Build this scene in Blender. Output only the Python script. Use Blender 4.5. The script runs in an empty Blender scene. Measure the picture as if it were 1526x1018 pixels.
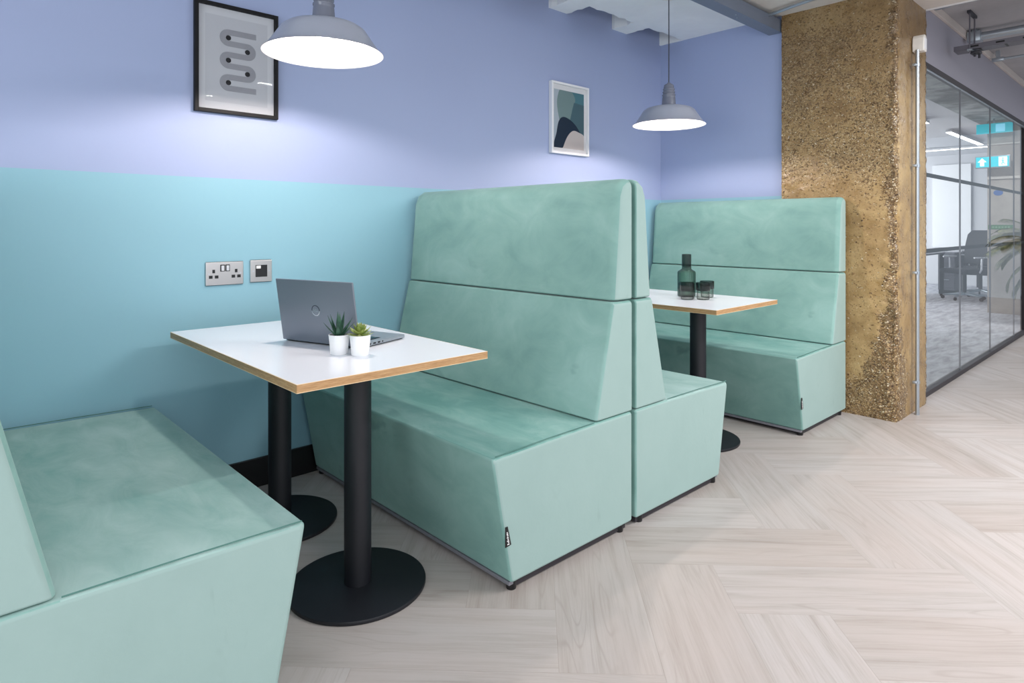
import bpy, bmesh, math, random
from mathutils import Vector, Matrix, noise
random.seed(7)
SC = bpy.context.scene
COL = SC.collection
PI = math.pi
R = math.radians

def lin(c):
    return tuple(((v/255)/12.92 if v/255 <= .04045 else ((v/255+.055)/1.055)**2.4) for v in c) + (1,)

# ------------------------------------------------------------------ materials
def mat(name, rgb=(200,200,200), rough=.5, metal=0., **kw):
    m = bpy.data.materials.new(name); m.use_nodes = True
    b = m.node_tree.nodes['Principled BSDF']
    b.inputs['Base Color'].default_value = lin(rgb)
    b.inputs['Roughness'].default_value = rough
    b.inputs['Metallic'].default_value = metal
    for k, v in kw.items():
        b.inputs[k].default_value = v
    return m

class NT:
    def __init__(s, m):
        s.m = m; s.t = m.node_tree; s.N = s.t.nodes; s.L = s.t.links
        s.b = s.N.get('Principled BSDF')
    def n(s, kind, **kw):
        x = s.N.new('ShaderNode'+kind)
        for k, v in kw.items(): setattr(x, k, v)
        return x
    def set(s, sock, v):
        if hasattr(v, 'is_output') or isinstance(v, bpy.types.NodeSocket): s.L.new(v, sock)
        else: sock.default_value = v
    def coord(s, what='Object'):
        return s.n('TexCoord').outputs[what]
    def mapping(s, vec, scale=(1,1,1), loc=(0,0,0), rot=(0,0,0)):
        x = s.n('Mapping'); s.L.new(vec, x.inputs['Vector'])
        x.inputs['Scale'].default_value = scale; x.inputs['Location'].default_value = loc; x.inputs['Rotation'].default_value = rot
        return x.outputs[0]
    def noise(s, vec, scale=5, detail=4, rough=.5, dist=0, out='Fac'):
        x = s.n('TexNoise'); s.L.new(vec, x.inputs['Vector'])
        x.inputs['Scale'].default_value = scale; x.inputs['Detail'].default_value = detail
        x.inputs['Roughness'].default_value = rough; x.inputs['Distortion'].default_value = dist
        return x.outputs[out]
    def voro(s, vec, scale=50, out='Color', feature='F1'):
        x = s.n('TexVoronoi', feature=feature); s.L.new(vec, x.inputs['Vector'])
        x.inputs['Scale'].default_value = scale
        return x.outputs[out]
    def ramp(s, fac, stops):
        x = s.n('ValToRGB'); s.L.new(fac, x.inputs[0]); e = x.color_ramp.elements
        while len(e) < len(stops): e.new(.5)
        for i, (p, c) in enumerate(stops):
            e[i].position = p; e[i].color = c if len(c) == 4 else lin(c)
        return x.outputs[0]
    def mix(s, fac, a, b, mode='MIX'):
        x = s.n('Mix', data_type='RGBA', blend_type=mode)
        s.set(x.inputs['Factor'], fac); s.set(x.inputs['A'], a); s.set(x.inputs['B'], b)
        # colour sockets are the third pair
        for nm, v in (('A', a), ('B', b)):
            sk = [q for q in x.inputs if q.name == nm and q.type == 'RGBA'][0]
            if isinstance(v, bpy.types.NodeSocket): s.L.new(v, sk)
            else: sk.default_value = v
        f = [q for q in x.inputs if q.name == 'Factor' and q.type == 'VALUE'][0]
        if isinstance(fac, bpy.types.NodeSocket): s.L.new(fac, f)
        else: f.default_value = fac
        return [q for q in x.outputs if q.type == 'RGBA'][0]
    def math(s, op, a, b=0., c=None):
        x = s.n('Math', operation=op)
        s.set(x.inputs[0], a); s.set(x.inputs[1], b)
        if c is not None: s.set(x.inputs[2], c)
        return x.outputs[0]
    def mrange(s, v, a, b, c=0., d=1., smooth=True):
        x = s.n('MapRange'); x.interpolation_type = 'SMOOTHSTEP' if smooth else 'LINEAR'
        s.L.new(v, x.inputs[0])
        for i, q in enumerate((a, b, c, d)): x.inputs[i+1].default_value = q
        return x.outputs[0]
    def bump(s, h, strength=.3, dist=.01, prev=None):
        x = s.n('Bump'); x.inputs['Strength'].default_value = strength; x.inputs['Distance'].default_value = dist
        s.L.new(h, x.inputs['Height'])
        if prev is not None: s.L.new(prev, x.inputs['Normal'])
        s.L.new(x.outputs[0], s.b.inputs['Normal']); return x.outputs[0]
    def col(s, c): s.L.new(c, s.b.inputs['Base Color'])

def emission(name, rgb, strength):
    m = bpy.data.materials.new(name); m.use_nodes = True
    b = m.node_tree.nodes['Principled BSDF']
    b.inputs['Base Color'].default_value = lin(rgb)
    b.inputs['Emission Color'].default_value = lin(rgb)
    b.inputs['Emission Strength'].default_value = strength
    return m

def xyz(t, src=None):
    s = t.n('SeparateXYZ'); t.L.new(src or t.n('NewGeometry').outputs['Position'], s.inputs[0]); return s.outputs

def make_velvet(name, c0, c1, c2, seed, strong=1.):
    m = mat(name, c1, .75)
    t = NT(m); v = t.mapping(t.coord(), (1,1,1), (seed, seed*.7, seed*1.3))
    n1 = t.noise(t.mapping(v, (1.5,1.0,1.6)), 1.5, 3, .55, .5)
    n2 = t.noise(t.mapping(v, (3.6,1.5,2.2), rot=(0,0,.5)), 2.8, 6, .64, .8)
    f = t.math('ADD', t.math('MULTIPLY', n1, .62), t.math('MULTIPLY', n2, .38))
    c = t.ramp(f, [(.5-.17/strong, c0), (.5, c1), (.5+.17/strong, c2)])
    # a few brushed creases in the pile
    w = t.noise(t.mapping(v, (5,1.6,2.4), rot=(0,.5,.45)), 2.2, 3, .5, .7)
    cr = t.math('MULTIPLY', t.mrange(w, .64, .74, 0, .45*min(1, strong)), t.mrange(n1, .45, .6))
    c = t.mix(cr, c, lin(tuple(int(q*.80) for q in c0)))
    t.col(c)
    b = t.b.inputs
    b['Sheen Weight'].default_value = .35; b['Sheen Roughness'].default_value = .35
    b['Sheen Tint'].default_value = lin((222,236,234))
    b['Specular IOR Level'].default_value = .12
    pb = t.bump(t.noise(v, 7, 4, .6), .10, .02)
    t.bump(t.noise(v, 420, 2, .6), .10, .002, pb)
    return m

def make_wall():
    m = mat('painted_wall', (150,165,205), .62)
    t = NT(m); p = xyz(t)
    edge = t.math('GREATER_THAN', p[2], 1.381)
    v = t.n('NewGeometry').outputs['Position']
    n = t.noise(v, 1.3, 3, .5)
    up = t.mix(n, lin((155,168,204)), lin((160,172,206)))
    lo = t.mix(n, lin((136,182,199)), lin((141,186,202)))
    t.col(t.mix(edge, lo, up))
    t.bump(t.noise(v, 260, 2, .5), .05, .002)
    return m

def make_floor():
    m = mat('oak_plank_floor', (205,198,194), .42)
    t = NT(m)
    uv = t.n('UVMap', uv_map='grain').outputs[0]
    ed = t.n('UVMap', uv_map='edge').outputs[0]
    at = t.n('Attribute', attribute_name='tone').outputs['Fac']
    s = xyz(t, uv)
    base = t.mapping(uv, (1.0, 15, 1))
    g1 = t.noise(base, 1.6, 6, .62, .35)
    g2 = t.noise(t.mapping(uv, (5, 150, 1)), 1.0, 4, .7)
    # cathedral figure: growth rings cut through a stretched noise
    big = t.noise(t.mapping(uv, (.75, 6.5, 1)), .9, 2, .45, .12)
    rings = t.math('PINGPONG', t.math('MULTIPLY', big, 15.), .5)
    rings = t.mrange(rings, .0, .13, .42, 0.)
    patch = t.mrange(t.noise(t.mapping(uv, (.9, 3.4, 1)), 1.3, 3), .46, .62)
    fig = t.math('MULTIPLY', t.math('MULTIPLY', rings, patch), t.mrange(g2, .3, .6, .4, 1.))
    kn = t.voro(t.mapping(uv, (1.0, 3.0, 1)), 1.0, 'Distance')
    knot = t.mrange(kn, .02, .16, .6, 0.)
    f = t.math('ADD', t.math('MULTIPLY', g1, .62), t.math('MULTIPLY', g2, .38))
    c = t.ramp(f, [(.27, (144,134,128)), (.40, (169,163,159)), (.52, (181,176,174)), (.75, (190,186,185))])
    c = t.mix(t.math('ADD', fig, t.math('MULTIPLY', knot, g1)), c, lin((148,138,132)))
    # greyish and pinkish clouds of the printed oak
    cl = t.noise(t.mapping(uv, (1.2, 3, 1)), 1.7, 2)
    c = t.mix(t.mrange(cl, .35, .65, .0, .35), c, lin((186,176,172)))
    tint = t.ramp(at, [(0., (243,238,235)), (.5, (249,246,245)), (1., (255,253,253))])
    c = t.mix(1., c, tint, 'MULTIPLY')
    # plank joints
    e = xyz(t, ed)
    gap = t.math('MINIMUM', e[0], e[1])
    gapm = t.mrange(gap, .0005, .0016, .26, 0.)
    c = t.mix(gapm, c, lin((150,138,130)))
    t.col(c)
    t.L.new(t.mrange(g1, .3, .7, .5, .36), t.b.inputs['Roughness'])
    t.b.inputs['Specular IOR Level'].default_value = .35
    pb = t.bump(g2, .05, .003)
    t.bump(t.mrange(gap, 0, .002), .25, .002, pb)
    return m

def make_concrete_column():
    m = mat('exposed_aggregate', (160,130,90), .42)
    t = NT(m); P = t.n('NewGeometry').outputs['Position']; p = xyz(t, P)
    big = t.noise(P, 2.1, 5, .62)
    med = t.noise(P, 9, 5, .6)
    fine = t.noise(P, 120, 3, .6)
    mort = t.ramp(t.math('ADD', t.math('MULTIPLY', big, .65), t.math('MULTIPLY', med, .35)),
                  [(.34, (124,98,62)), (.46, (158,129,85)), (.56, (182,154,107)), (.7, (201,178,134))])
    mort = t.mix(t.mrange(fine, .3, .7, 0, .35), mort, lin((140,112,72)))
    dist = t.n('TexNoise'); t.L.new(P, dist.inputs['Vector']); dist.inputs['Scale'].default_value = 40
    Pd = t.mix(.02, P, dist.outputs['Color'], 'ADD')
    cell = t.voro(t.mapping(Pd, (1,1,1.35)), 88, 'Color')
    cs = t.n('SeparateColor'); t.L.new(cell, cs.inputs[0])
    d = t.voro(t.mapping(Pd, (1,1,1.35)), 88, 'Distance')
    peb = t.ramp(cs.outputs[0], [(0., (66,47,32)), (.18, (104,78,50)), (.42, (140,110,72)), (.68, (172,143,100)), (.9, (203,182,146)), (1., (228,214,190))])
    # where the aggregate shows: upper face, the near corner widening to the foot, the far arris
    faceX = t.mrange(p[0], 4.283, 4.296, 1., 0.)
    faceY = t.math('SUBTRACT', 1., faceX)
    nz = t.math('MULTIPLY', t.math('SUBTRACT', med, .5), .22)
    low = t.mrange(p[2], .15, .85, 1., 0.)
    wx = t.math('ADD', t.math('MULTIPLY', low, .13), .045)
    cx = t.math('SUBTRACT', t.math('ADD', t.math('SUBTRACT', p[1], 1.205), nz), wx)
    corX = t.math('MULTIPLY', t.mrange(cx, -.02, .035, .95, 0.), faceX)
    wy = t.math('ADD', t.math('MULTIPLY', low, .16), .006)
    cy = t.math('SUBTRACT', t.math('ADD', t.math('SUBTRACT', p[0], 4.268), nz), wy)
    corY = t.math('MULTIPLY', t.mrange(cy, -.02, .05, .75, 0.), faceY)
    foot = t.math('MULTIPLY', t.mrange(t.math('ADD', p[2], nz), .16, .26, .75, 0.), faceX)
    upper = t.math('MULTIPLY', t.math('MULTIPLY', t.mrange(t.math('ADD', p[2], t.math('MULTIPLY', nz, 2.)), 1.28, 1.6, .06, .58), faceX), t.mrange(big, .36, .56, .35, 1.15))
    upper = t.math('MULTIPLY', upper, t.mrange(p[2], 2.38, 2.5, 1., .3))
    far = t.mrange(p[0], 4.835, 4.868, 0., .9)
    lft = t.math('MULTIPLY', t.mrange(p[1], 1.82, 1.90, 0., .5), faceX)
    reg = t.math('MAXIMUM', t.math('MAXIMUM', t.math('MAXIMUM', corX, corY), t.math('MAXIMUM', foot, upper)), t.math('MAXIMUM', far, lft))
    reg = t.math('ADD', reg, .03)
    msk = t.mrange(t.math('ADD', cs.outputs[1], reg), .97, 1.03, 0, 1)
    inner = t.mrange(d, .40, .60, 1, 0)
    msk = t.math('MULTIPLY', msk, inner)
    # fine grit and pits
    cell2 = t.voro(Pd, 210, 'Color'); cs2 = t.n('SeparateColor'); t.L.new(cell2, cs2.inputs[0])
    g2 = t.mrange(t.math('ADD', cs2.outputs[1], t.math('MULTIPLY', reg, .7)), .96, 1.04, 0, .8)
    grit = t.ramp(cs2.outputs[0], [(0., (70,50,34)), (.45, (112,88,56)), (.8, (178,150,108)), (1., (214,196,162))])
    mort = t.mix(g2, mort, grit)
    # matrix between the stones is eroded and darker where they crowd
    mort = t.mix(t.math('MULTIPLY', t.mrange(reg, .5, .95, 0, .55), t.mrange(d, .3, .55, 0, 1)), mort, lin((84,62,40)))
    c = t.mix(msk, mort, peb)
    stain = t.mrange(t.noise(P, 4.2, 6, .7), .56, .72, 0, .55)
    stain = t.math('MULTIPLY', stain, t.mrange(p[2], .1, 1.6, 1., .35))
    c = t.mix(stain, c, lin((92,74,50)))
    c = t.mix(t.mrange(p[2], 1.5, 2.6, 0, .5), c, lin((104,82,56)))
    t.col(c)
    t.L.new(t.mrange(med, .3, .7, .24, .42), t.b.inputs['Roughness'])
    pb = t.bump(med, .35, .012)
    pb = t.bump(fine, .25, .004, pb)
    hp = t.math('MULTIPLY', msk, t.mrange(cs.outputs[2], 0, 1, -.7, 1.))
    t.bump(hp, .9, .009, pb)
    return m

def make_plywood():
    m = mat('oak_edge', (190,150,104), .45)
    t = NT(m); v = t.coord()
    n = t.noise(t.mapping(v, (7,7,230)), 1.5, 4, .6, .3)
    n2 = t.noise(t.mapping(v, (60,60,500)), 1, 2)
    f = t.math('ADD', t.math('MULTIPLY', n, .7), t.math('MULTIPLY', n2, .3))
    c = t.ramp(f, [(.3, (146,106,68)), (.5, (180,140,97)), (.7, (206,170,126))])
    t.col(c); return m

def make_carpet():
    m = mat('grey_carpet', (135,135,142), .95)
    t = NT(m); P = t.n('NewGeometry').outputs['Position']
    n = t.noise(t.mapping(P, (1.5, 6, 1)), 2.2, 6, .7, .4)
    n2 = t.noise(P, 160, 2)
    f = t.math('ADD', t.math('MULTIPLY', n, .75), t.math('MULTIPLY', n2, .25))
    t.col(t.ramp(f, [(.33, (128,128,137)), (.5, (172,172,180)), (.66, (206,206,213))]))
    t.bump(n2, .3, .004); return m

def make_rough_concrete(name, a, b):
    m = mat(name, a, .8)
    t = NT(m); P = t.n('NewGeometry').outputs['Position']
    n = t.noise(P, 2.4, 6, .65, .3); n2 = t.noise(P, 60, 3)
    t.col(t.mix(t.mrange(n, .35, .65), lin(a), lin(b)))
    pb = t.bump(n, .2, .02); t.bump(n2, .2, .004, pb); return m

def make_brushed():
    m = mat('brushed_steel', (216,209,207), .28, 1.)
    t = NT(m); v = t.coord()
    t.b.inputs['Anisotropic'].default_value = .75
    n = t.noise(t.mapping(v, (400,3,3)), 1, 2)
    t.bump(n, .04, .001); return m

def make_thin_glass(name, tint=(244,250,249), refl=1.0):
    m = bpy.data.materials.new(name); m.use_nodes = True
    t = NT(m); t.N.remove(t.b)
    o = t.N['Material Output']
    tr = t.n('BsdfTransparent'); tr.inputs[0].default_value = lin(tint)
    gl = t.n('BsdfGlossy'); gl.inputs['Roughness'].default_value = .01
    fr = t.n('Fresnel'); fr.inputs[0].default_value = 1.45
    mx = t.n('MixShader'); t.L.new(t.math('MULTIPLY', fr.outputs[0], t.math('MULTIPLY', t.math('SUBTRACT', 1., t.n('NewGeometry').outputs['Backfacing']), refl)), mx.inputs[0])
    t.L.new(tr.outputs[0], mx.inputs[1]); t.L.new(gl.outputs[0], mx.inputs[2]); t.L.new(mx.outputs[0], o.inputs[0])
    return m

def make_smoke_glass(name, tint):
    m = bpy.data.materials.new(name); m.use_nodes = True
    t = NT(m); t.N.remove(t.b); o = t.N['Material Output']
    lw = t.n('LayerWeight'); lw.inputs[0].default_value = .5
    c = t.mix(lw.outputs['Facing'], lin(tint), lin(tuple(int(q*.5) for q in tint)))
    tr = t.n('BsdfTransparent'); t.L.new(c, tr.inputs[0])
    gl = t.n('BsdfGlossy'); gl.inputs['Roughness'].default_value = .06
    fr = t.n('Fresnel'); fr.inputs[0].default_value = 1.5
    mx = t.n('MixShader'); t.L.new(t.math('MULTIPLY', fr.outputs[0], t.math('SUBTRACT', 1., t.n('NewGeometry').outputs['Backfacing'])), mx.inputs[0])
    t.L.new(tr.outputs[0], mx.inputs[1]); t.L.new(gl.outputs[0], mx.inputs[2]); t.L.new(mx.outputs[0], o.inputs[0])
    return m

M = {}
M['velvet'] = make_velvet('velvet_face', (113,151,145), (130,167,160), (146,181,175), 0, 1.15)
M['velvet_top_light'] = make_velvet('velvet_seat_nap_lit_copy', (112,153,147), (140,172,167), (161,188,184), 9, 1.25)  # paler copy for two seats, nap and light put into its colour
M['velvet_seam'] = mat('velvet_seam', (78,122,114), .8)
M['velvet_end'] = make_velvet('velvet_end_lit_copy', (146,170,166), (151,175,171), (156,179,175), 3, .6)  # paler copy for bench ends, the light on them put into its colour
M['velvet_top'] = make_velvet('velvet_seat_nap_shaded_copy', (92,143,136), (117,160,153), (144,179,173), 6, 1.35)  # darker copy for seat tops, nap and shading put into its colour
M['wall'] = make_wall()
M['floor'] = make_floor()
M['column'] = make_concrete_column()
M['ply'] = make_plywood()
M['carpet'] = make_carpet()
M['ceil'] = make_rough_concrete('painted_ceiling', (234,236,239), (241,243,245))
M['ceil_grey'] = make_rough_concrete('grey_ceiling', (166,164,168), (176,174,177))
M['ceil_beige'] = make_rough_concrete('beige_ceiling', (205,200,196), (214,209,205))
M['ceil_conc'] = make_rough_concrete('raw_concrete_ceiling', (112,117,119), (176,180,180))
M['plaster'] = make_rough_concrete('grey_plaster', (166,156,150), (182,173,166))
M['beam'] = mat('beam_paint', (160,158,170), .6)
M['fillet'] = mat('fillet_paint', (205,196,190), .6)
M['white_wall'] = mat('white_wall', (206,206,211), .7)
M['blind'] = mat('white_blind', (240,240,243), .7)
M['black'] = mat('black_skirting', (14,14,17), .4)
M['powder'] = mat('black_powder_coat', (19,20,27), .5)
M['laminate'] = mat('white_laminate', (242,245,252), .22)
M['cream_line'] = mat('laminate_edge_line', (236,208,170), .4)
M['lampgrey'] = mat('grey_enamel', (158,163,178), .28)
M['neckgrey'] = mat('grey_gloss_enamel', (112,117,132), .2)
M['lampwhite'] = mat('white_enamel', (196,196,196), .35)
M['bulb'] = emission('bulb_glow', (255,240,231), 880)
M['cord'] = mat('grey_cord', (52,54,62), .6)
M['frame_black'] = mat('black_frame', (14,13,17), .55, **{'Specular IOR Level': .25})
M['frame_white'] = mat('white_frame', (232,232,236), .4)
M['paper'] = mat('print_paper', (205,207,214), .7)
M['paper_white'] = mat('mount_board', (230,230,234), .7)
M['serp'] = mat('print_grey', (150,151,160), .8)
tt = NT(M['serp']); tt.col(tt.mix(tt.noise(tt.coord(), 600, 2), lin((128,129,138)), lin((172,173,181))))
M['dot'] = mat('print_black', (24,25,32), .7)
M['picglass'] = make_thin_glass('picture_glass', (250,250,250), .2)
M['art_sage'] = mat('print_sage', (112,136,138), .8)
M['art_teal'] = mat('print_teal', (72,118,130), .8)
M['art_deep'] = mat('print_deep_teal', (66,96,106), .8)
M['art_navy'] = mat('print_navy', (12,36,58), .8)
M['art_sand'] = mat('print_sand', (198,188,186), .8)
M['art_pale'] = mat('print_pale_blue', (176,188,200), .8)
M['steel'] = make_brushed()
M['socket_black'] = mat('socket_black', (16,16,20), .4)
M['switch'] = mat('switch_face', (214,214,220), .3, .3)
M['laptop'] = mat('laptop_grey', (132,138,150), .40, .45)
M['laptop_deck'] = mat('laptop_deck', (150,158,166), .35, .4)
M['key'] = mat('key_black', (30,33,38), .5)
M['screen'] = mat('screen_black', (12,13,16), .15)
M['emblem'] = mat('emblem_chrome', (215,218,224), .2, 1.)
M['emblem_dark'] = mat('emblem_dark', (62,70,84), .3, .6)
M['pot'] = mat('white_pot', (244,244,246), .3)
M['soil'] = mat('dark_soil', (44,34,28), .95)
def leafmat(name, a, b, rough=.45):
    m = mat(name, a, rough); t = NT(m)
    t.col(t.mix(t.mrange(t.noise(t.coord(), 30, 3), .35, .65), lin(a), lin(b))); return m
M['agave'] = leafmat('dark_green_leaf', (32,66,52), (58,98,76))
M['rosette'] = leafmat('lime_green_leaf', (104,126,52), (166,176,100))
M['palm'] = leafmat('palm_leaf', (58,66,42), (120,118,76), .5)
M['smoke_dark'] = make_smoke_glass('dark_smoked_glass', (196,205,203))
M['smoke'] = make_smoke_glass('green_smoked_glass', (196,213,206))
M['smoke_light'] = make_smoke_glass('pale_smoked_glass', (232,235,231))
M['galv'] = mat('galvanised_steel', (176,184,192), .35, .8)
M['channel'] = mat('steel_channel_paint', (116,126,144), .5, .1)
M['tray'] = mat('tray_metal', (118,116,124), .4, .7)
M['plastic_white'] = mat('white_plastic', (226,222,216), .45)
M['glass'] = make_thin_glass('partition_glass', (246,250,250))
M['joint'] = mat('glass_joint', (126,128,136), .3)
M['rail'] = mat('dark_rail', (46,42,48), .5)
M['mullion'] = mat('dark_mullion', (30,20,26), .45)
M['strip'] = mat('manifestation_grey', (34,34,42), .6)
M['teal_lit'] = emission('exit_sign_teal', (20,176,190), 1.05)
M['sign_white'] = emission('exit_sign_white', (225,255,252), 1.3)
M['sign_dim'] = emission('sign_reflection_teal', (40,170,185), .7)  # glow of the exit sign's reflection, given as emission
M['sign_dim2'] = emission('sign_reflection_pale', (130,205,230), .8)
M['led'] = emission('led_light', (255,253,252), 9)
M['blue'] = mat('sticker_blue', (70,104,168), .5)
M['green'] = mat('sign_green', (86,128,92), .5)
M['cabinet'] = mat('cabinet_grey', (98,98,106), .5)
M['dark_grey'] = mat('dark_grey_fabric', (34,34,42), .8)
M['chair_black'] = mat('chair_black', (38,38,46), .5)
M['label_white'] = mat('label_white', (235,235,235), .7)
M['rail_grey'] = mat('aluminium_rail', (150,150,160), .35, .6)
M['orange'] = mat('orange_tie', (206,140,40), .6)

# ------------------------------------------------------------------ mesh helpers
class MB:
    def __init__(s): s.bm = bmesh.new()
    def _xf(s, verts, mtx):
        if mtx is not None: bmesh.ops.transform(s.bm, matrix=mtx, verts=verts)
    def box(s, x0, x1, y0, y1, z0, z1, bev=0, seg=3, mtx=None):
        r = bmesh.ops.create_cube(s.bm, size=1)
        vs = r['verts']
        bmesh.ops.scale(s.bm, vec=(x1-x0, y1-y0, z1-z0), verts=vs)
        bmesh.ops.translate(s.bm, vec=((x0+x1)/2, (y0+y1)/2, (z0+z1)/2), verts=vs)
        if bev:
            es = list({e for v in vs for e in v.link_edges})
            q = bmesh.ops.bevel(s.bm, geom=es, offset=bev, segments=seg, profile=.5, affect='EDGES')
            vs = list({v for f in q['faces'] for v in f.verts} | {v for v in vs if v.is_valid})
        s._xf(vs, mtx); return s
    def lathe(s, prof, seg=48, mtx=None, closed=False):
        vs = []; rings = []
        for (r, z) in prof:
            if r < 1e-6:
                v = s.bm.verts.new((0, 0, z)); rings.append([v]); vs.append(v)
            else:
                ring = [s.bm.verts.new((r*math.cos(2*PI*i/seg), r*math.sin(2*PI*i/seg), z)) for i in range(seg)]
                rings.append(ring); vs += ring
        pairs = list(zip(rings, rings[1:])) + ([(rings[-1], rings[0])] if closed else [])
        for a, b in pairs:
            for i in range(seg):
                j = (i+1) % seg
                if len(a) == 1 and len(b) == 1: continue
                if len(a) == 1: s.bm.faces.new((a[0], b[j], b[i]))
                elif len(b) == 1: s.bm.faces.new((a[i], a[j], b[0]))
                else: s.bm.faces.new((a[i], a[j], b[j], b[i]))
        s._xf(vs, mtx); return s
    def cyl(s, r, z0, z1, seg=32, bev=0, mtx=None):
        if bev: prof = [(0,z0),(r-bev,z0),(r-bev*.3,z0+bev*.3),(r,z0+bev),(r,z1-bev),(r-bev*.3,z1-bev*.3),(r-bev,z1),(0,z1)]
        else: prof = [(0,z0),(r,z0),(r,z1),(0,z1)]
        return s.lathe(prof, seg, mtx)
    def tube(s, pts, r, seg=10, cap=True):
        pts = [Vector(p) for p in pts]; rings = []
        n = len(pts)
        rr = r if isinstance(r, (list, tuple)) else [r]*n
        up0 = None
        for i, p in enumerate(pts):
            d = (pts[min(i+1, n-1)] - pts[max(i-1, 0)]).normalized()
            if up0 is None:
                up0 = Vector((0,0,1)) if abs(d.z) < .9 else Vector((1,0,0))
            a = d.cross(up0).normalized(); b = a.cross(d).normalized(); up0 = b
            rings.append([s.bm.verts.new(p + (a*math.cos(2*PI*k/seg) + b*math.sin(2*PI*k/seg))*rr[i]) for k in range(seg)])
        for a, b in zip(rings, rings[1:]):
            for k in range(seg):
                s.bm.faces.new((a[k], a[(k+1) % seg], b[(k+1) % seg], b[k]))
        if cap:
            s.bm.faces.new(rings[0][::-1]); s.bm.faces.new(rings[-1])
        return s
    def prism(s, poly, h, bev=0, seg=3, mtx=None):
        """poly: 2D points in local XY, extruded to z=h"""
        a = [s.bm.verts.new((x, y, 0)) for x, y in poly]; b = [s.bm.verts.new((x, y, h)) for x, y in poly]
        n = len(poly); fs = [s.bm.faces.new(a[::-1]), s.bm.faces.new(b)]
        for i in range(n):
            fs.append(s.bm.faces.new((a[i], a[(i+1) % n], b[(i+1) % n], b[i])))
        vs = a+b
        if bev:
            es = list({e for f in fs for e in f.edges})
            q = bmesh.ops.bevel(s.bm, geom=es, offset=bev, segments=seg, profile=.5, affect='EDGES')
            vs = list({v for f in q['faces'] for v in f.verts} | {v for v in vs if v.is_valid})
        s._xf(vs, mtx); return s
    def build(s, name, m, parent=None, smooth=True, wn=False, loc=None, angle=38):
        bmesh.ops.recalc_face_normals(s.bm, faces=s.bm.faces)
        me = bpy.data.meshes.new(name); s.bm.to_mesh(me); s.bm.free()
        me.materials.append(m)
        if smooth:
            me.shade_smooth(); me.set_sharp_from_angle(angle=R(angle))
        o = bpy.data.objects.new(name, me); COL.objects.link(o)
        if wn:
            w = o.modifiers.new('wn', 'WEIGHTED_NORMAL'); w.keep_sharp = True
        if parent: o.parent = parent
        if loc: o.location = loc
        return o

def T(x, y, z): return Matrix.Translation((x, y, z))
def RX(a): return Matrix.Rotation(a, 4, 'X')
def RY(a): return Matrix.Rotation(a, 4, 'Y')
def RZ(a): return Matrix.Rotation(a, 4, 'Z')

def thing(name, label, cat, loc=(0,0,0), rz=0, group=None):
    o = bpy.data.objects.new(name, None); COL.objects.link(o)
    o.empty_display_size = .1
    o.location = loc; o.rotation_euler = (0, 0, rz); o['label'] = label; o['category'] = cat
    if group: o['group'] = group
    return o
def tag(o, label, cat, group=None):
    o['label'] = label; o['category'] = cat
    if group: o['group'] = group
    return o
def struct(o): o['kind'] = 'structure'; return o
def dup(root, loc, rz, label, group=None):
    r = root.copy(); COL.objects.link(r); r.location = loc; r.rotation_euler = (0, 0, rz); r['label'] = label
    if group: r['group'] = group
    for ch in list(root.children):
        c = ch.copy(); COL.objects.link(c); c.parent = r
        for g in list(ch.children):
            d = g.copy(); COL.objects.link(d); d.parent = c
    return r
def curve_poly(pts, n=10, closed=True):
    """Catmull-Rom through pts"""
    out = []; m = len(pts)
    for i in range(m):
        p0, p1, p2, p3 = pts[(i-1) % m], pts[i], pts[(i+1) % m], pts[(i+2) % m]
        for k in range(n):
            t = k/n
            out.append(tuple(.5*((2*p1[j]) + (-p0[j]+p2[j])*t + (2*p0[j]-5*p1[j]+4*p2[j]-p3[j])*t*t + (-p0[j]+3*p1[j]-3*p2[j]+p3[j])*t**3) for j in (0,1)))
    return out

# ------------------------------------------------------------------ room shell
WY = 2.88          # blue wall
BX = 4.30          # end wall behind the last bench
CZ = 2.605         # booth ceiling
KZ = 2.73          # corridor ceiling

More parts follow.
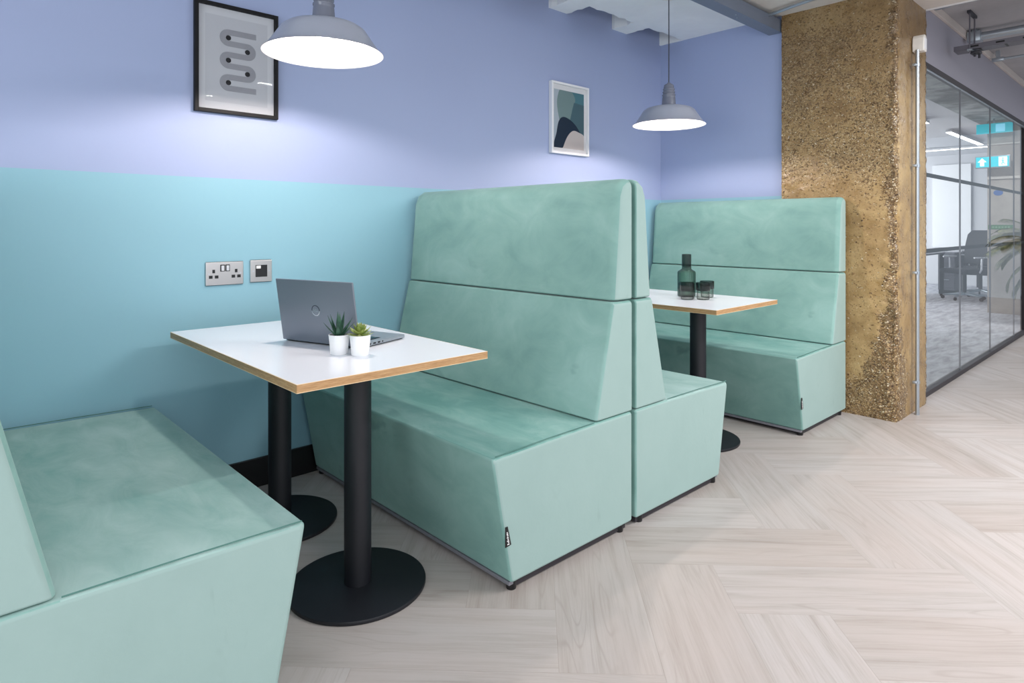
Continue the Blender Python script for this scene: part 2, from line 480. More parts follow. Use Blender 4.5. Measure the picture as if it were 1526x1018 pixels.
# herringbone floor : one mesh, one face per plank
def floor():
    W = .275; L = 3*W; s2 = math.sqrt(2)
    bm = bmesh.new()
    g = bm.loops.layers.uv.new('grain'); e = bm.loops.layers.uv.new('edge')
    tone = bm.faces.layers.float.new('tone')
    A0, B0 = .615, 1.945
    def to_xy(a, b): return ((b+a)/s2, (b-a)/s2)      # a=(x-y)/sqrt2, b=(x+y)/sqrt2
    def plank(a0, a1, b0, b1, along_a):
        c = to_xy((a0+a1)/2, (b0+b1)/2)
        if not (-3.6 < c[0] < 13.6 and -4.2 < c[1] < 3.6): return
        ou, ov = random.uniform(0, 50), random.uniform(0, 50)
        cs = [(a0,b0),(a1,b0),(a1,b1),(a0,b1)]
        # four sub-quads so the edge map (distance to the plank's rim) is exact
        ma, mb = (a0+a1)/2, (b0+b1)/2
        tn = random.random()
        for (x0,x1) in ((a0,ma),(ma,a1)):
            for (y0,y1) in ((b0,mb),(mb,b1)):
                pts = [(x0,y0),(x1,y0),(x1,y1),(x0,y1)]
                f = bm.faces.new([bm.verts.new((*to_xy(*p), 0)) for p in pts])
                f[tone] = tn
                for lp, p in zip(f.loops, pts):
                    u, v = (p[0]-a0, p[1]-b0) if along_a else (p[1]-b0, p[0]-a0)
                    lp[g].uv = (u+ou, v+ov)
                    lp[e].uv = (min(p[0]-a0, a1-p[0]), min(p[1]-b0, b1-p[1]))
    for i in range(-60, 61):
        for j in range(-25, 26):
            a = A0 + i*W + j*L; b = B0 - i*W + j*L
            plank(a, a+L, b, b+W, True)
            plank(a, a+W, b-L, b, False)
    for co, no in (((-3,0,0),(-1,0,0)), ((13,0,0),(1,0,0)), ((0,-3.5,0),(0,-1,0)), ((0,WY,0),(0,1,0))):
        bmesh.ops.bisect_plane(bm, geom=bm.verts[:]+bm.edges[:]+bm.faces[:], plane_co=co, plane_no=no, clear_outer=True)
    for f in bm.faces:
        if f.normal.z < 0: f.normal_flip()
    me = bpy.data.meshes.new('floor'); bm.to_mesh(me); bm.free(); me.materials.append(M['floor'])
    o = bpy.data.objects.new('floor', me); COL.objects.link(o); return struct(o)
floor()
struct(MB().box(-3, 13, -3.5, WY+.1, -.12, -.004).build('floor_slab', M['ceil_grey'], smooth=False))

# walls
struct(MB().box(-3, BX+.1, WY, WY+.1, -.1, 2.95).build('wall_left', M['wall'], smooth=False))
struct(MB().box(BX, BX+.1, 1.89, WY, 0, 2.95).build('wall_back', M['wall'], smooth=False))
struct(MB().box(-3, BX, WY-.014, WY, 0, .13, .003, 2).build('baseboard_left', M['black'], wn=True))

# ceiling over the booths: ribs run out to the blue wall, rough-edged pockets between them
def ceiling():
    mb = MB(); bm = mb.bm
    PY = 2.68
    rib = [(-3.0 + 0, -2.99)]
    ribs = []
    x = 3.015 - 9*.665
    while x < BX:
        ribs.append((x, x+.175)); x += .665
    # outline of the soffit, walked along the wall side with a ragged edge
    pts = [(BX+.02, 1.78), (4.9, 1.78), (4.9, -3.5), (-3, -3.5), (-3, PY)]
    def rag(p, q, n=9, amp=.011):
        out = []
        for k in range(1, n):
            t = k/n
            out.append((p[0]+(q[0]-p[0])*t+random.uniform(-amp, amp), p[1]+(q[1]-p[1])*t+random.uniform(-amp, amp)))
        return out
    cur = (-3, PY)
    for (x0, x1) in ribs:
        if x0 < -3: continue
        for q in ((x0, PY), (x0, WY), (x1, WY), (x1, PY)):
            if q[1] == PY or cur[1] == PY:
                pts += rag(cur, q, 12 if q[1] == cur[1] else 6)
            pts.append(q); cur = q
    q = (BX, PY); pts += rag(cur, q, 8); pts.append(q)
    mb.prism(pts, .27, mtx=T(0, 0, CZ))
    bm = mb.bm
    bmesh.ops.triangulate(bm, faces=[f for f in bm.faces if len(f.verts) > 4])
    o = mb.build('ceiling', M['ceil'], smooth=False); return struct(o)
ceiling()
struct(MB().box(4.282, BX, 2.675, WY, CZ-.001, CZ+.26).build('trim_ceiling_end', M['ceil'], smooth=False))
struct(MB().box(-3, 4.95, -3.5, WY, CZ+.27, CZ+.34).build('ceiling_slab', M['ceil_grey'], smooth=False))
# beige boarded soffit on the corridor side of the steel channel
mb = MB()
for i in range(7):
    mb.box(-3+i*1.12, -3+i*1.12+1.114, .60, 1.90, CZ-.008, CZ-.001, .001, 1)
struct(mb.build('ceiling_boards', M['ceil_beige'], smooth=False))
# corridor ceiling
struct(MB().box(4.9, 13, -3.5, 1.25, KZ, KZ+.1).build('ceiling_corridor', M['ceil_grey'], smooth=False))
# downstand beam over the glass, with a pale fillet
struct(MB().box(4.885, 13, 1.25, 1.31, 2.30, 2.735, .004, 2).build('trim_beam', M['beam'], smooth=False))
struct(MB().box(4.9, 13, 1.228, 1.25, 2.672, 2.73, .002, 1).build('trim_fillet', M['fillet'], smooth=False))
# office behind the glass
struct(MB().box(4.885, 15.3, 1.27, 6.5, -.006, .006).build('floor_office', M['carpet'], smooth=False))
struct(MB().box(4.885, 15.3, 1.31, 2.03, 2.60, 2.70).build('ceiling_concrete', M['ceil_conc'], smooth=False))
struct(MB().box(4.885, 15.3, 2.03, 6.5, 2.615, 2.70).build('ceiling_office', M['white_wall'], smooth=False))
struct(MB().box(15.2, 15.3, 1.3, 6.5, 0, 2.62).build('wall_office_end', M['white_wall'], smooth=False))
struct(MB().box(4.885, 15.3, 6.4, 6.5, 0, 2.62).build('wall_office_side', M['white_wall'], smooth=False))
struct(MB().box(4.885, 4.95, 2.0, 6.4, 0, 2.62).build('wall_office_near', M['white_wall'], smooth=False))

# ------------------------------------------------------------------ concrete column
def column():
    x0, x1, y0, y1, zt = 4.268, 4.885, 1.205, 1.90, CZ+.10
    st = .0095
    per = []
    def side(p, q):
        n = max(2, int(math.dist(p, q)/st))
        for i in range(n): per.append((p[0]+(q[0]-p[0])*i/n, p[1]+(q[1]-p[1])*i/n))
    r = .012
    side((x0, y1), (x0, y0+r)); side((x0, y0+r), (x0+r, y0)); side((x0+r, y0), (x1-r, y0)); side((x1-r, y0), (x1, y0+r)); side((x1, y0+r), (x1, y1)); side((x1, y1), (x0, y1))
    nz = int(zt/st); N = len(per); vs = []; fs = []
    for k in range(nz+1):
        z = zt*k/nz
        for (x, y) in per:
            p = Vector((x, y, z))
            nrm = Vector((0,0,0))
            if abs(x-x0) < r*1.01: nrm.x -= 1
            if abs(x-x1) < r*1.01: nrm.x += 1
            if abs(y-y0) < r*1.01: nrm.y -= 1
            if nrm.length > 0: nrm.normalize()
            dc = math.hypot(x-x0, y-y0)
            dl = math.hypot(x-x0, y-y1)
            d2 = math.hypot(x-x1, y-y0)
            low = noise.noise(p*2.3)*.006
            rough = .0015 + .013*math.exp(-(dc/(.045+.06*max(0,1-z)))**2) + .005*math.exp(-(dl/.03)**2) + .006*math.exp(-(d2/.03)**2)
            if abs(x-x0) < r*1.01: rough += .002*max(0, noise.noise(p*1.7+Vector((5,2,9)))+.3) + .006*math.exp(-((dc-.06)/.05)**2)*math.exp(-(max(0, z-.7)/.25)**2)
            h = noise.fractal(p*28, .9, 2.1, 3)*rough + low*.5
            chip = max(0, noise.noise(p*7+Vector((3,1,4))))*.03*math.exp(-(dc/.035)**2)
            vs.append(p + nrm*(h*.8 - chip))
    for k in range(nz):
        for i in range(N):
            j = (i+1) % N
            fs.append((k*N+i, k*N+j, (k+1)*N+j, (k+1)*N+i))
    fs.append(tuple(range(N))[::-1]); fs.append(tuple(range(nz*N, nz*N+N)))
    me = bpy.data.meshes.new('concrete_column'); me.from_pydata(vs, [], fs); me.update()
    bm = bmesh.new(); bm.from_mesh(me); bmesh.ops.recalc_face_normals(bm, faces=bm.faces); bm.to_mesh(me); bm.free()
    me.materials.append(M['column']); me.shade_smooth(); me.set_sharp_from_angle(angle=R(60))
    o = bpy.data.objects.new('concrete_column', me); COL.objects.link(o)
    tag(o, 'rough brown concrete column with exposed pebbles at the end of the booths', 'column')
column()

# ------------------------------------------------------------------ booth benches
SL = 1.372
def bench(name, label, loc, rz, tag_side=0):
    t = thing(name, label, 'bench', loc, rz, 'high backed velvet booth benches')
    h = SL/2
    def block(nm, poly, bev, end_bev, zmin=-1, seat=False):
        mb = MB(); mb.prism([(x, z) for x, z in poly], SL, mtx=T(0, h, 0) @ RX(PI/2)); bm = mb.bm
        bmesh.ops.recalc_face_normals(bm, faces=bm.faces)
        def ends(e): return abs(e.verts[0].co.y - e.verts[1].co.y) < 1e-4
        es = [e for e in bm.edges if ends(e) and not all(v.co.z < zmin+.004 for v in e.verts) and not all(v.co.x < 1e-4 for v in e.verts)]
        bmesh.ops.bevel(bm, geom=es, offset=end_bev, segments=5, profile=.5, affect='EDGES', clamp_overlap=True)
        es = [e for e in bm.edges if len(e.link_faces) == 2 and e.calc_face_angle(0) > R(34)]
        bmesh.ops.bevel(bm, geom=es, offset=bev, segments=3, profile=.5, affect='EDGES', clamp_overlap=True)
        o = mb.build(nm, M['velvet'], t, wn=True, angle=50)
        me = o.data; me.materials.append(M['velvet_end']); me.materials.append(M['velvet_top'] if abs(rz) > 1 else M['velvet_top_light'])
        for p in me.polygons:  # lit and shaded velvet copies picked by face direction
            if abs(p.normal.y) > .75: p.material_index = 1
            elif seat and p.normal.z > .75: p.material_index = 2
        return o
    # seat block: front leans out towards the top
    block('seat', [(0,.032), (.638,.032), (.716,.446), (.22,.455), (0,.455)], .010, .013, .032, True)
    block('lower_backrest', [(0,.459), (.216,.459), (.114,.886), (0,.886)], .007, .018, .459)
    block('upper_backrest', [(0,.891), (.115,.891), (.088,1.20), (.081,1.29), (.062,1.334), (.03,1.355), (0,1.357)], .008, .036, .891)
    # seams
    for s in (-1, 1):
        mb = MB()
        pts = [(.705, s*(h-.004), .452), (.45, s*(h-.0035), .457), (.222, s*(h-.003), .4585)]
        mb.tube(pts, .0016, 6)
        mb.build('seam_piping', M['velvet_seam'], t)
    # plinth, front rail and feet
    MB().box(.02, .612, -h+.02, h-.02, .006, .034).build('plinth', M['rail'], t, smooth=False)
    MB().box(.618, .639, -h+.012, h-.012, .020, .033, .002, 2).build('front_rail', M['rail_grey'], t, wn=True)
    for x in (.05, .615):
        for s in (-1, 1):
            MB().cyl(.017, 0, .032, 20, .003, mtx=T(x, s*(h-.028), 0)).build('foot', M['black'], t)
    if tag_side:
        tp = [(.004,0), (-.021,.003), (-.006,.064), (.003,.064)]
        yy = tag_side*(h+.0008); k = -tag_side
        mb = MB(); mb.prism([(x, z) for x, z in tp], .0022*k, mtx=T(.664, yy, .158) @ RX(PI/2))
        lb = mb.build('fabric_tag', M['black'], t, smooth=False); lb['label'] = 'small black woven tag'
        mb = MB()
        for dx, wd, dz in ((-.013,.009,.006), (-.012,.005,.012), (-.011,.008,.017), (-.010,.005,.0225), (-.009,.007,.028), (-.008,.005,.034), (-.007,.006,.039), (-.005,.004,.044)):
            mb.box(.664+dx, .664+dx+wd, yy+tag_side*.0022, yy+tag_side*.0026, .158+dz, .158+dz+.0034)
        mb.build('tag_lettering', M['label_white'], lb, smooth=False)
    return t
YC = 1.480 + SL/2
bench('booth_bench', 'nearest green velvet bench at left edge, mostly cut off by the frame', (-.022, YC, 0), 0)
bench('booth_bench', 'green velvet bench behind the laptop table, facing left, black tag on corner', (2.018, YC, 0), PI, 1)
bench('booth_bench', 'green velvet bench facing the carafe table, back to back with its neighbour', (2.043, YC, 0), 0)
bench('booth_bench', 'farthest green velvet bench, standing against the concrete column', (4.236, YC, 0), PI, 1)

# ------------------------------------------------------------------ tables
def table(label, x0, x1, y0, y1, lx, lys):
    t = thing('dining_table', label, 'table', ((x0+x1)/2, (y0+y1)/2, 0), 0, 'white topped booth tables')
    w, d = (x1-x0)/2, (y1-y0)/2; cx, cy = (x0+x1)/2, (y0+y1)/2
    top = MB().box(-w+.0012, w-.0012, -d+.0012, d-.0012, .731, .755, .0006, 1).build('tabletop', M['laminate'], t, smooth=False)
    mb = MB()
    k = .0018
    mb.box(-w, w, -d, -d+k, .7325, .7537); mb.box(-w, w, d-k, d, .7325, .7537)
    mb.box(-w, -w+k, -d+k, d-k, .7325, .7537); mb.box(w-k, w, -d+k, d-k, .7325, .7537)
    mb.build('edge_band', M['ply'], top, smooth=False)
    mb = MB()
    for (za, zb) in ((.7310,.7325), (.7537,.7549)):
        mb.box(-w-.0003, w+.0003, -d-.0003, -d+k, za, zb); mb.box(-w-.0003, w+.0003, d-k, d+.0003, za, zb)
        mb.box(-w-.0003, -w+k, -d+k, d-k, za, zb); mb.box(w-k, w+.0003, -d+k, d-k, za, zb)
    mb.build('edge_line', M['cream_line'], top, smooth=False)
    for ly in lys:
        p = MB().cyl(.0436, .012, .726, 40, mtx=T(lx-cx, ly-cy, 0)).build('pedestal', M['powder'], t)
        MB().cyl(.22, 0, .014, 80, .004, mtx=T(lx-cx, ly-cy, 0)).build('base_disc', M['powder'], t)
        MB().box(lx-cx-.15, lx-cx+.15, ly-cy-.15, ly-cy+.15, .724, .731).build('mounting_plate', M['powder'], t, smooth=False)
    return t
table('white table with oak edge holding the laptop and two small plants', .725, 1.386, 1.605, 2.753, 1.048, (1.862, 2.476))
table('white table with oak edge holding the smoked carafe and glasses', 2.890, 3.567, 1.612, 2.760, 3.140, (1.862, 2.476))

# ------------------------------------------------------------------ pendant lamps
def lamp(label, x, y, z, canopy):
    t = thing('pendant_lamp', label, 'lamp', (x, y, z), 0, 'grey enamel pendant lamps')
    prof = [(.0, .118), (.044, .116), (.060, .115), (.100, .111), (.134, .102), (.154, .088), (.166, .070), (.190, .034), (.213, .004), (.2205, .0)]
    MB().lathe(prof, 72).build('lamp_shade', M['lampgrey'], t, angle=60)
    ins = [(.0, .114), (.058, .112), (.099, .107), (.131, .098), (.151, .084), (.163, .068), (.187, .033), (.210, .0035), (.2200, -.0006)]
    MB().lathe(ins, 72).build('shade_lining', M['lampwhite'], t, angle=60)
    neck = [(.0435,.112), (.042,.13), (.039,.168), (.0375,.178), (.0400,.181), (.0400,.187), (.0352,.190), (.0345,.196), (.0378,.199), (.0378,.205), (.0335,.208), (.0330,.214), (.0362,.217), (.0362,.222), (.0318,.225), (.0305,.236), (.0285,.246), (.020,.252), (.010,.256), (.008,.262), (0,.262)]
    MB().lathe(neck, 48).build('lamp_neck', M['neckgrey'], t, angle=50)
    MB().cyl(.019, .090, .116, 24).build('lamp_holder', M['lampwhite'], t)
    b = [(0,.036), (.012,.038), (.022,.045), (.027,.056), (.0265,.068), (.021,.080), (.015,.088), (.014,.092), (0,.092)]
    MB().lathe(b, 32).build('bulb', M['bulb'], t, angle=80)
    zc = CZ-.002-z
    MB().tube([(0,0,.255), (.001,0,.6*zc), (0,0,zc)], .0032, 8).build('cord', M['cord'], t)
    MB().cyl(.05, zc-.028, zc, 32, .006).build('ceiling_rose', M['plastic_white'], t)
    return t
lamp('bigger, nearer grey pendant lamp hanging over the laptop table', 1.110, 2.225, 1.818, True)
lamp('grey pendant lamp hanging over the carafe table by the corner', 3.372, 2.200, 1.795, True)

# ------------------------------------------------------------------ wall art
def wall_frame(label, x0, x1, z0, z1, depth, bar, m, grp):
    t = thing('framed_print', label, 'picture', ((x0+x1)/2, WY, z0), 0, grp)
    w = (x1-x0)/2; h = z1-z0
    mb = MB()
    mb.box(-w, -w+bar, -depth, -.001, 0, h, .0015, 2); mb.box(w-bar, w, -depth, -.001, 0, h, .0015, 2)
    mb.box(-w+bar, w-bar, -depth, -.001, 0, bar, .0015, 2); mb.box(-w+bar, w-bar, -depth, -.001, h-bar, h, .0015, 2)
    mb.build('frame', m, t, wn=True)
    MB().box(-w+bar*.6, w-bar*.6, -depth*.45-.0006, -depth*.45+.0006, bar*.6, h-bar*.6).build('picture_glass', M['picglass'], t, smooth=False)
    return t, w, h
t, w, h = wall_frame('black framed print of a winding grey line with black dots', .846, 1.203, 1.660, 2.134, .024, .016, M['frame_black'], None)
MB().box(-w+.01, w-.01, -.0085, -.002, .01, h-.01).build('print_sheet', M['paper'], t, smooth=False)
iw = 2*(w-.016); ih = h-.032
def P1(u, v): return (-w+.016+u*iw, h-.016-v*ih)
MB().box(-w+.045, w-.045, -.0088, -.0083, .05, h-.05).build('print_field', mat('print_field', (192,194,202), .7), t, smooth=False)
mb = MB()
rows = [.225 + .1105*i for i in range(6)]
rad = .1105*ih/2
c = []
xl, xr = P1(.384,0)[0], P1(.636,0)[0]
c.append((P1(.753,0)[0], P1(0,rows[0])[1]))
for i in range(5):
    zc = (P1(0,rows[i])[1]+P1(0,rows[i+1])[1])/2
    left = i % 2 == 0
    for k in range(17):
        a = PI/2 - PI*k/16
        c.append(((xl - rad*math.cos(a)) if left else (xr + rad*math.cos(a)), zc + rad*math.sin(a)))
c.append((P1(.753,0)[0], P1(0,rows[5])[1]))
hw = .0285*ih
prev = None
for i, p in enumerate(c):
    q0 = Vector(c[max(i-1,0)]); q1 = Vector(c[min(i+1,len(c)-1)]); d = (q1-q0).normalized(); n = Vector((-d.y, d.x))*hw
    a = mb.bm.verts.new((p[0]+n.x, -.0092, p[1]+n.y)); b = mb.bm.verts.new((p[0]-n.x, -.0092, p[1]-n.y))
    if prev: mb.bm.faces.new((prev[0], a, b, prev[1]))
    prev = (a, b)
mb.build('winding_line', M['serp'], t, smooth=False)
for i in range(5):
    zc = (P1(0,rows[i])[1]+P1(0,rows[i+1])[1])/2
    MB().cyl(.0265*ih*.95, 0, .0008, 24, mtx=T(xl if i % 2 == 0 else xr, -.0090, zc) @ RX(PI/2)).build('black_dot', M['dot'], t, smooth=False)

t, w, h = wall_frame('white framed abstract print of teal, navy and sand shapes', 3.016, 3.390, 1.655, 2.128, .030, .014, M['frame_white'], None)
MB().box(-w+.008, w-.008, -.0125, -.002, .008, h-.008).build('mount_board', M['paper_white'], t, smooth=False)
pw = (.90-.096)*2*w; ph = .815*h
def P2(u, v): return (-w+.096*2*w+u*pw, h*.90-v*ph)
def shape(pts, y, m, nm):
    mb = MB()
    def cl(p): return (min(1, max(0, p[0])), min(1, max(0, p[1])))
    pts = [P2(*cl(p)) for p in pts]
    out = []
    for p in pts:
        if not out or math.dist(p, out[-1]) > 1e-5: out.append(p)
    f = mb.bm.faces.new([mb.bm.verts.new((x, y, z)) for x, z in out])
    bmesh.ops.triangulate(mb.bm, faces=[f])
    mb.build(nm, m, t, smooth=False)
shape([(0,0),(1,0),(1,1),(0,1)], -.0128, M['art_pale'], 'print_field')
shape([(.38,0),(1,0),(1,.6),(.5,.6)], -.0130, M['art_teal'], 'teal_shape')
shape(curve_poly([(.18,0),(.10,.2),(.14,.42),(.25,.6),(.5,.62),(.6,.3),(.7,.12),(.5,-.05),(.3,-.05)], 8), -.0132, M['art_sage'], 'sage_shape')
shape([(.66,.18),(1,.2),(1,.8),(.5,.55)], -.0134, M['art_deep'], 'deep_teal_shape')
shape(curve_poly([(0,1.1),(0,.93),(.08,.75),(.15,.55),(.30,.46),(.55,.50),(.78,.62),(.9,.78),(.7,.95),(.4,1.1)], 8), -.0136, M['art_navy'], 'navy_shape')
shape(curve_poly([(.26,1.1),(.32,.95),(.45,.78),(.62,.68),(.8,.69),(1.02,.76),(1.1,1.0),(.7,1.15)], 8), -.0138, M['art_sand'], 'sand_shape')

# ------------------------------------------------------------------ sockets
t = thing('power_socket', 'double brushed steel power socket on the teal wall', 'socket', (.9725, WY, .918))
MB().box(-.079, .079, -.009, -.0005, 0, .099, .0025, 2).build('face_plate', M['steel'], t, wn=True)
MB().box(-.0765, .0765, -.0065, -.0004, -.0012, .1002).build('back_box', M['socket_black'], t, smooth=False)
for s in (-1, 1):
    sw = MB().box(s*.0105-.0095, s*.0105+.0095, -.0115, -.0085, .058, .088, .001, 2).build('switch_surround', M['socket_black'], t, wn=True)
    MB().box(s*.0105-.006, s*.0105+.006, -.0145, -.0105, .061, .084, .0015, 2).build('rocker_switch', M['switch'], sw, wn=True)
    mb = MB(); cx = s*.047
    mb.box(cx-.0055, cx+.0055, -.0096, -.0085, .052, .067)
    mb.box(cx-.0195, cx-.0045, -.0096, -.0085, .029, .042); mb.box(cx+.0045, cx+.0195, -.0096, -.0085, .029, .042)
    mb.build('pin_holes', M['socket_black'], t, smooth=False)
    MB().cyl(.0035, 0, .001, 12, mtx=T(s*.066, -.009, .049) @ RX(PI/2)).build('screw_cap', M['switch'], t)
t = thing('data_socket', 'single steel data socket with black insert beside the double socket', 'socket', (1.1305, WY, .922))
MB().box(-.049, .049, -.009, -.0005, 0, .098, .0025, 2).build('face_plate', M['steel'], t, wn=True)
MB().box(-.0465, .0465, -.0065, -.0004, -.0012, .0992).build('back_box', M['socket_black'], t, smooth=False)
ins = MB().box(-.0265, .0265, -.0105, -.0085, .022, .076, .001, 1).build('black_insert', M['socket_black'], t, smooth=False)
MB().box(-.0235, -.0035, -.0112, -.0103, .060, .073).build('white_flag', M['label_white'], ins, smooth=False)
for s in (-1, 1):
    MB().cyl(.0035, 0, .001, 12, mtx=T(s*.036, -.009, .049) @ RX(PI/2)).build('screw_cap', M['switch'], t)

# ------------------------------------------------------------------ laptop
TZ = .755
t = thing('laptop', 'open grey laptop seen from behind on the near white table', 'laptop', (1.0355, 2.094, TZ), R(-71.68))
LW = .366; LD = .236
MB().box(-LW/2, LW/2, .000, LD, .004, .017, .003, 2).build('base', M['laptop_deck'], t, wn=True)
MB().box(-LW/2+.006, LW/2-.006, .004, LD-.006, .0015, .005).build('underside', M['key'], t, smooth=False)
kb = MB().box(-.155, .155, .045, .135, .0168, .0174).build('keyboard', M['key'], t, smooth=False)
mb = MB()
for r_ in range(5):
    for k in range(15):
        mb.box(-.152+k*.0204, -.152+k*.0204+.0175, .048+r_*.0172, .048+r_*.0172+.0145, .0172, .0188)
mb.build('keys', M['screen'], kb, smooth=False)
MB().box(-.055, .055, .150, .222, .0169, .0173).build('trackpad', M['laptop'], t, smooth=False)
mb = MB()
for yy, wd in ((.040,.010), (.062,.013), (.086,.012), (.108,.006)):
    mb.box(LW/2-.002, LW/2+.0006, yy, yy+wd, .008, .0135)
mb.build('side_ports', M['screen'], t, smooth=False)
MB().cyl(.0065, -LW/2+.03, LW/2-.03, 16, mtx=T(0, .002, .016) @ RY(PI/2)).build('hinge', M['key'], t)
lidm = T(0, -.004, .006) @ RX(R(9))
lid = MB().box(-LW/2, LW/2, -.0035, .0035, 0, .226, .003, 3, mtx=lidm).build('lid', M['laptop'], t, wn=True)
MB().box(-LW/2+.006, LW/2-.006, .0033, .0039, .012, .220, mtx=lidm).build('screen', M['screen'], lid, smooth=False)
# round emblem on the lid
em = lidm @ T(0, -.0035, .119) @ RX(PI/2)
def arc(a0, a1, r0, r1, m, nm, z=.0007):
    mb = MB(); n = 28; pv = None
    for i in range(n+1):
        a = a0+(a1-a0)*i/n
        p = [mb.bm.verts.new((q*math.cos(a), q*math.sin(a), zz)) for q in (r0, r1) for zz in (0, z)]
        if pv:
            mb.bm.faces.new((pv[1], p[1], p[3], pv[3])); mb.bm.faces.new((pv[0], p[0], p[1], pv[1])); mb.bm.faces.new((pv[2], p[2], p[3], pv[3]))
        pv = p
    bmesh.ops.transform(mb.bm, matrix=em, verts=mb.bm.verts)
    mb.build(nm, m, lid, smooth=False)
arc(-PI*.98, -.06, .0165, .0192, M['emblem'], 'emblem_ring')
arc(-.06, PI*1.02, .0165, .0192, M['emblem_dark'], 'emblem_ring')
cu = bpy.data.curves.new('emblem_text', 'FONT'); cu.body = 'DELL'; cu.size = .0125; cu.align_x = 'CENTER'; cu.align_y = 'CENTER'; cu.extrude = .0004; cu.resolution_u = 4
ot = bpy.data.objects.new('emblem_text', cu); COL.objects.link(ot)
bpy.context.view_layer.update()
me = bpy.data.meshes.new_from_object(ot.evaluated_get(bpy.context.evaluated_depsgraph_get()))
bpy.data.objects.remove(ot); bpy.data.curves.remove(cu)
me.transform(em @ T(0, 0, .0004) @ Matrix.Diagonal((.85, 1, 1, 1))); me.materials.clear(); me.materials.append(M['emblem'])
o = bpy.data.objects.new('emblem_lettering', me); COL.objects.link(o); o.parent = lid

# ------------------------------------------------------------------ little potted succulents
def pot(t, rt, rb, h):
    prof = [(0,0), (rb-.002,0), (rb,.002), (rt,h-.001), (rt-.0008,h), (rt-.0028,h), (rt-.0032,h-.008), (0,h-.008)]
    MB().lathe(prof, 48).build('pot', M['pot'], t, angle=45)
    MB().lathe([(0,h-.0085+.004), (rt*.6,h-.0045), (rt-.0034,h-.007)], 32).build('soil', M['soil'], t)
def leaf(base, yaw, tilt, length, width, thick, curl=0., n=9):
    """fleshy pointed leaf: sections along a bending midrib"""
    mb = MB(); rings = []
    x = 0.; z = 0.; ang = tilt
    for i in range(n+1):
        s = i/n
        wd = width*(math.sin(PI*min(1, (s*.62+.22)))**.9)*(1-s**2.6)+.0004
        th = thick*(1-s*.75)*(1-s**5)+.0003
        c = Vector((x, 0, z))
        up = Vector((-math.sin(ang), 0, math.cos(ang)))
        ring = []
        for k in range(10):
            a = 2*PI*k/10
            yv = math.cos(a)*wd; uv_ = math.sin(a)*th
            uv_ += (abs(yv)/max(wd,1e-5))**2*thick*.5*(1-s)
            ring.append(mb.bm.verts.new(c + Vector((0, yv, 0)) + up*uv_))
        rings.append(ring)
        x += math.cos(ang)*length/n; z += math.sin(ang)*length/n; ang += curl/n
    for a, b in zip(rings, rings[1:]):
        for k in range(10): mb.bm.faces.new((a[k], a[(k+1) % 10], b[(k+1) % 10], b[k]))
    mb.bm.faces.new(rings[0]); mb.bm.faces.new(rings[-1])
    bmesh.ops.transform(mb.bm, matrix=T(*base) @ RZ(yaw), verts=mb.bm.verts)
    return mb
t = thing('potted_succulent', 'dark green spiky succulent in a white pot before the laptop', 'plant', (1.003, 1.903, TZ), 0, 'small potted succulents')
pot(t, .0335, .0275, .064)
for (n_, tilt, ln, r0, off) in ((5, 38, .068, .006, .35), (4, 55, .078, .004, .9), (3, 68, .080, .003, .3), (3, 81, .082, .001, 1.4)):
    for k in range(n_):
        yw = off + 2*PI*k/n_ + random.uniform(-.15,.15)
        leaf((r0*math.cos(yw), r0*math.sin(yw), .057), yw, R(tilt+random.uniform(-5,5)), ln*random.uniform(.9,1.06), .0082, .0032, R(12)).build('leaf', M['agave'], t, angle=70)
t = thing('potted_succulent', 'lime green rosette succulent in a white pot before the laptop', 'plant', (1.042, 1.836, TZ), 0, 'small potted succulents')
pot(t, .0335, .0275, .066)
for (n_, tilt, ln, z0, wd) in ((9, 2, .040, .064, .0115), (8, 22, .041, .068, .0115), (7, 44, .037, .072, .0105), (6, 64, .031, .075, .009), (3, 82, .024, .077, .007)):
    for k in range(n_):
        yw = tilt*.7 + 2*PI*k/n_ + random.uniform(-.1,.1)
        leaf((.003*math.cos(yw), .003*math.sin(yw), z0), yw, R(tilt+random.uniform(-5,5)), ln*random.uniform(.9,1.08), wd, .0024, R(26)).build('leaf', M['rosette'], t, angle=70)

# ------------------------------------------------------------------ carafe and tumblers
def ribbed(prof, n=28, amp=.0012, seg=112):
    mb = MB(); vs = []; rings = []
    for (r, z) in prof:
        ring = []
        for i in range(seg):
            a = 2*PI*i/seg; rr = r + (amp*math.cos(n*a) if r > .01 else 0)
            ring.append(mb.bm.verts.new((rr*math.cos(a), rr*math.sin(a), z)))
        rings.append(ring)
    for a, b in zip(rings, rings[1:]):
        for i in range(seg): mb.bm.faces.new((a[i], a[(i+1) % seg], b[(i+1) % seg], b[i]))
    mb.bm.faces.new(rings[0]); 
    return mb
t = thing('glass_carafe', 'smoked green glass carafe with dark neck on the far table', 'carafe', (3.345, 2.060, TZ))
ribbed([(.047,0), (.0515,.004), (.052,.02), (.052,.142), (.049,.150), (.036,.158), (.027,.164), (.0265,.168)], 30, .0011).build('body', M['smoke'], t, angle=70)
MB().lathe([(0,.004), (.044,.004), (.047,.010), (.047,.085), (0,.085)], 40).build('water', M['smoke_light'], t)
ribbed([(.026,.166), (.0268,.17), (.0268,.249), (.0255,.252), (.0225,.252), (.0225,.175), (.012,.172)], 22, .0008).build('dark_neck', M['smoke_dark'], t, angle=70)
def tumbler(label, x, y):
    t = thing('glass_tumbler', label, 'glass', (x, y, TZ), 0, 'smoked glass tumblers by the carafe')
    ribbed([(.030,0), (.0345,.003), (.0352,.012), (.0352,.046), (.036,.050)], 26, .001).build('base', M['smoke_light'], t, angle=70)
    ribbed([(.034,.050), (.0392,.053), (.0395,.094), (.0385,.097), (.0365,.097), (.0362,.056), (.033,.053)], 26, .001).build('bowl', M['smoke_dark'], t, angle=70)
tumbler('smoked glass tumbler standing directly before the carafe', 3.206, 1.970)
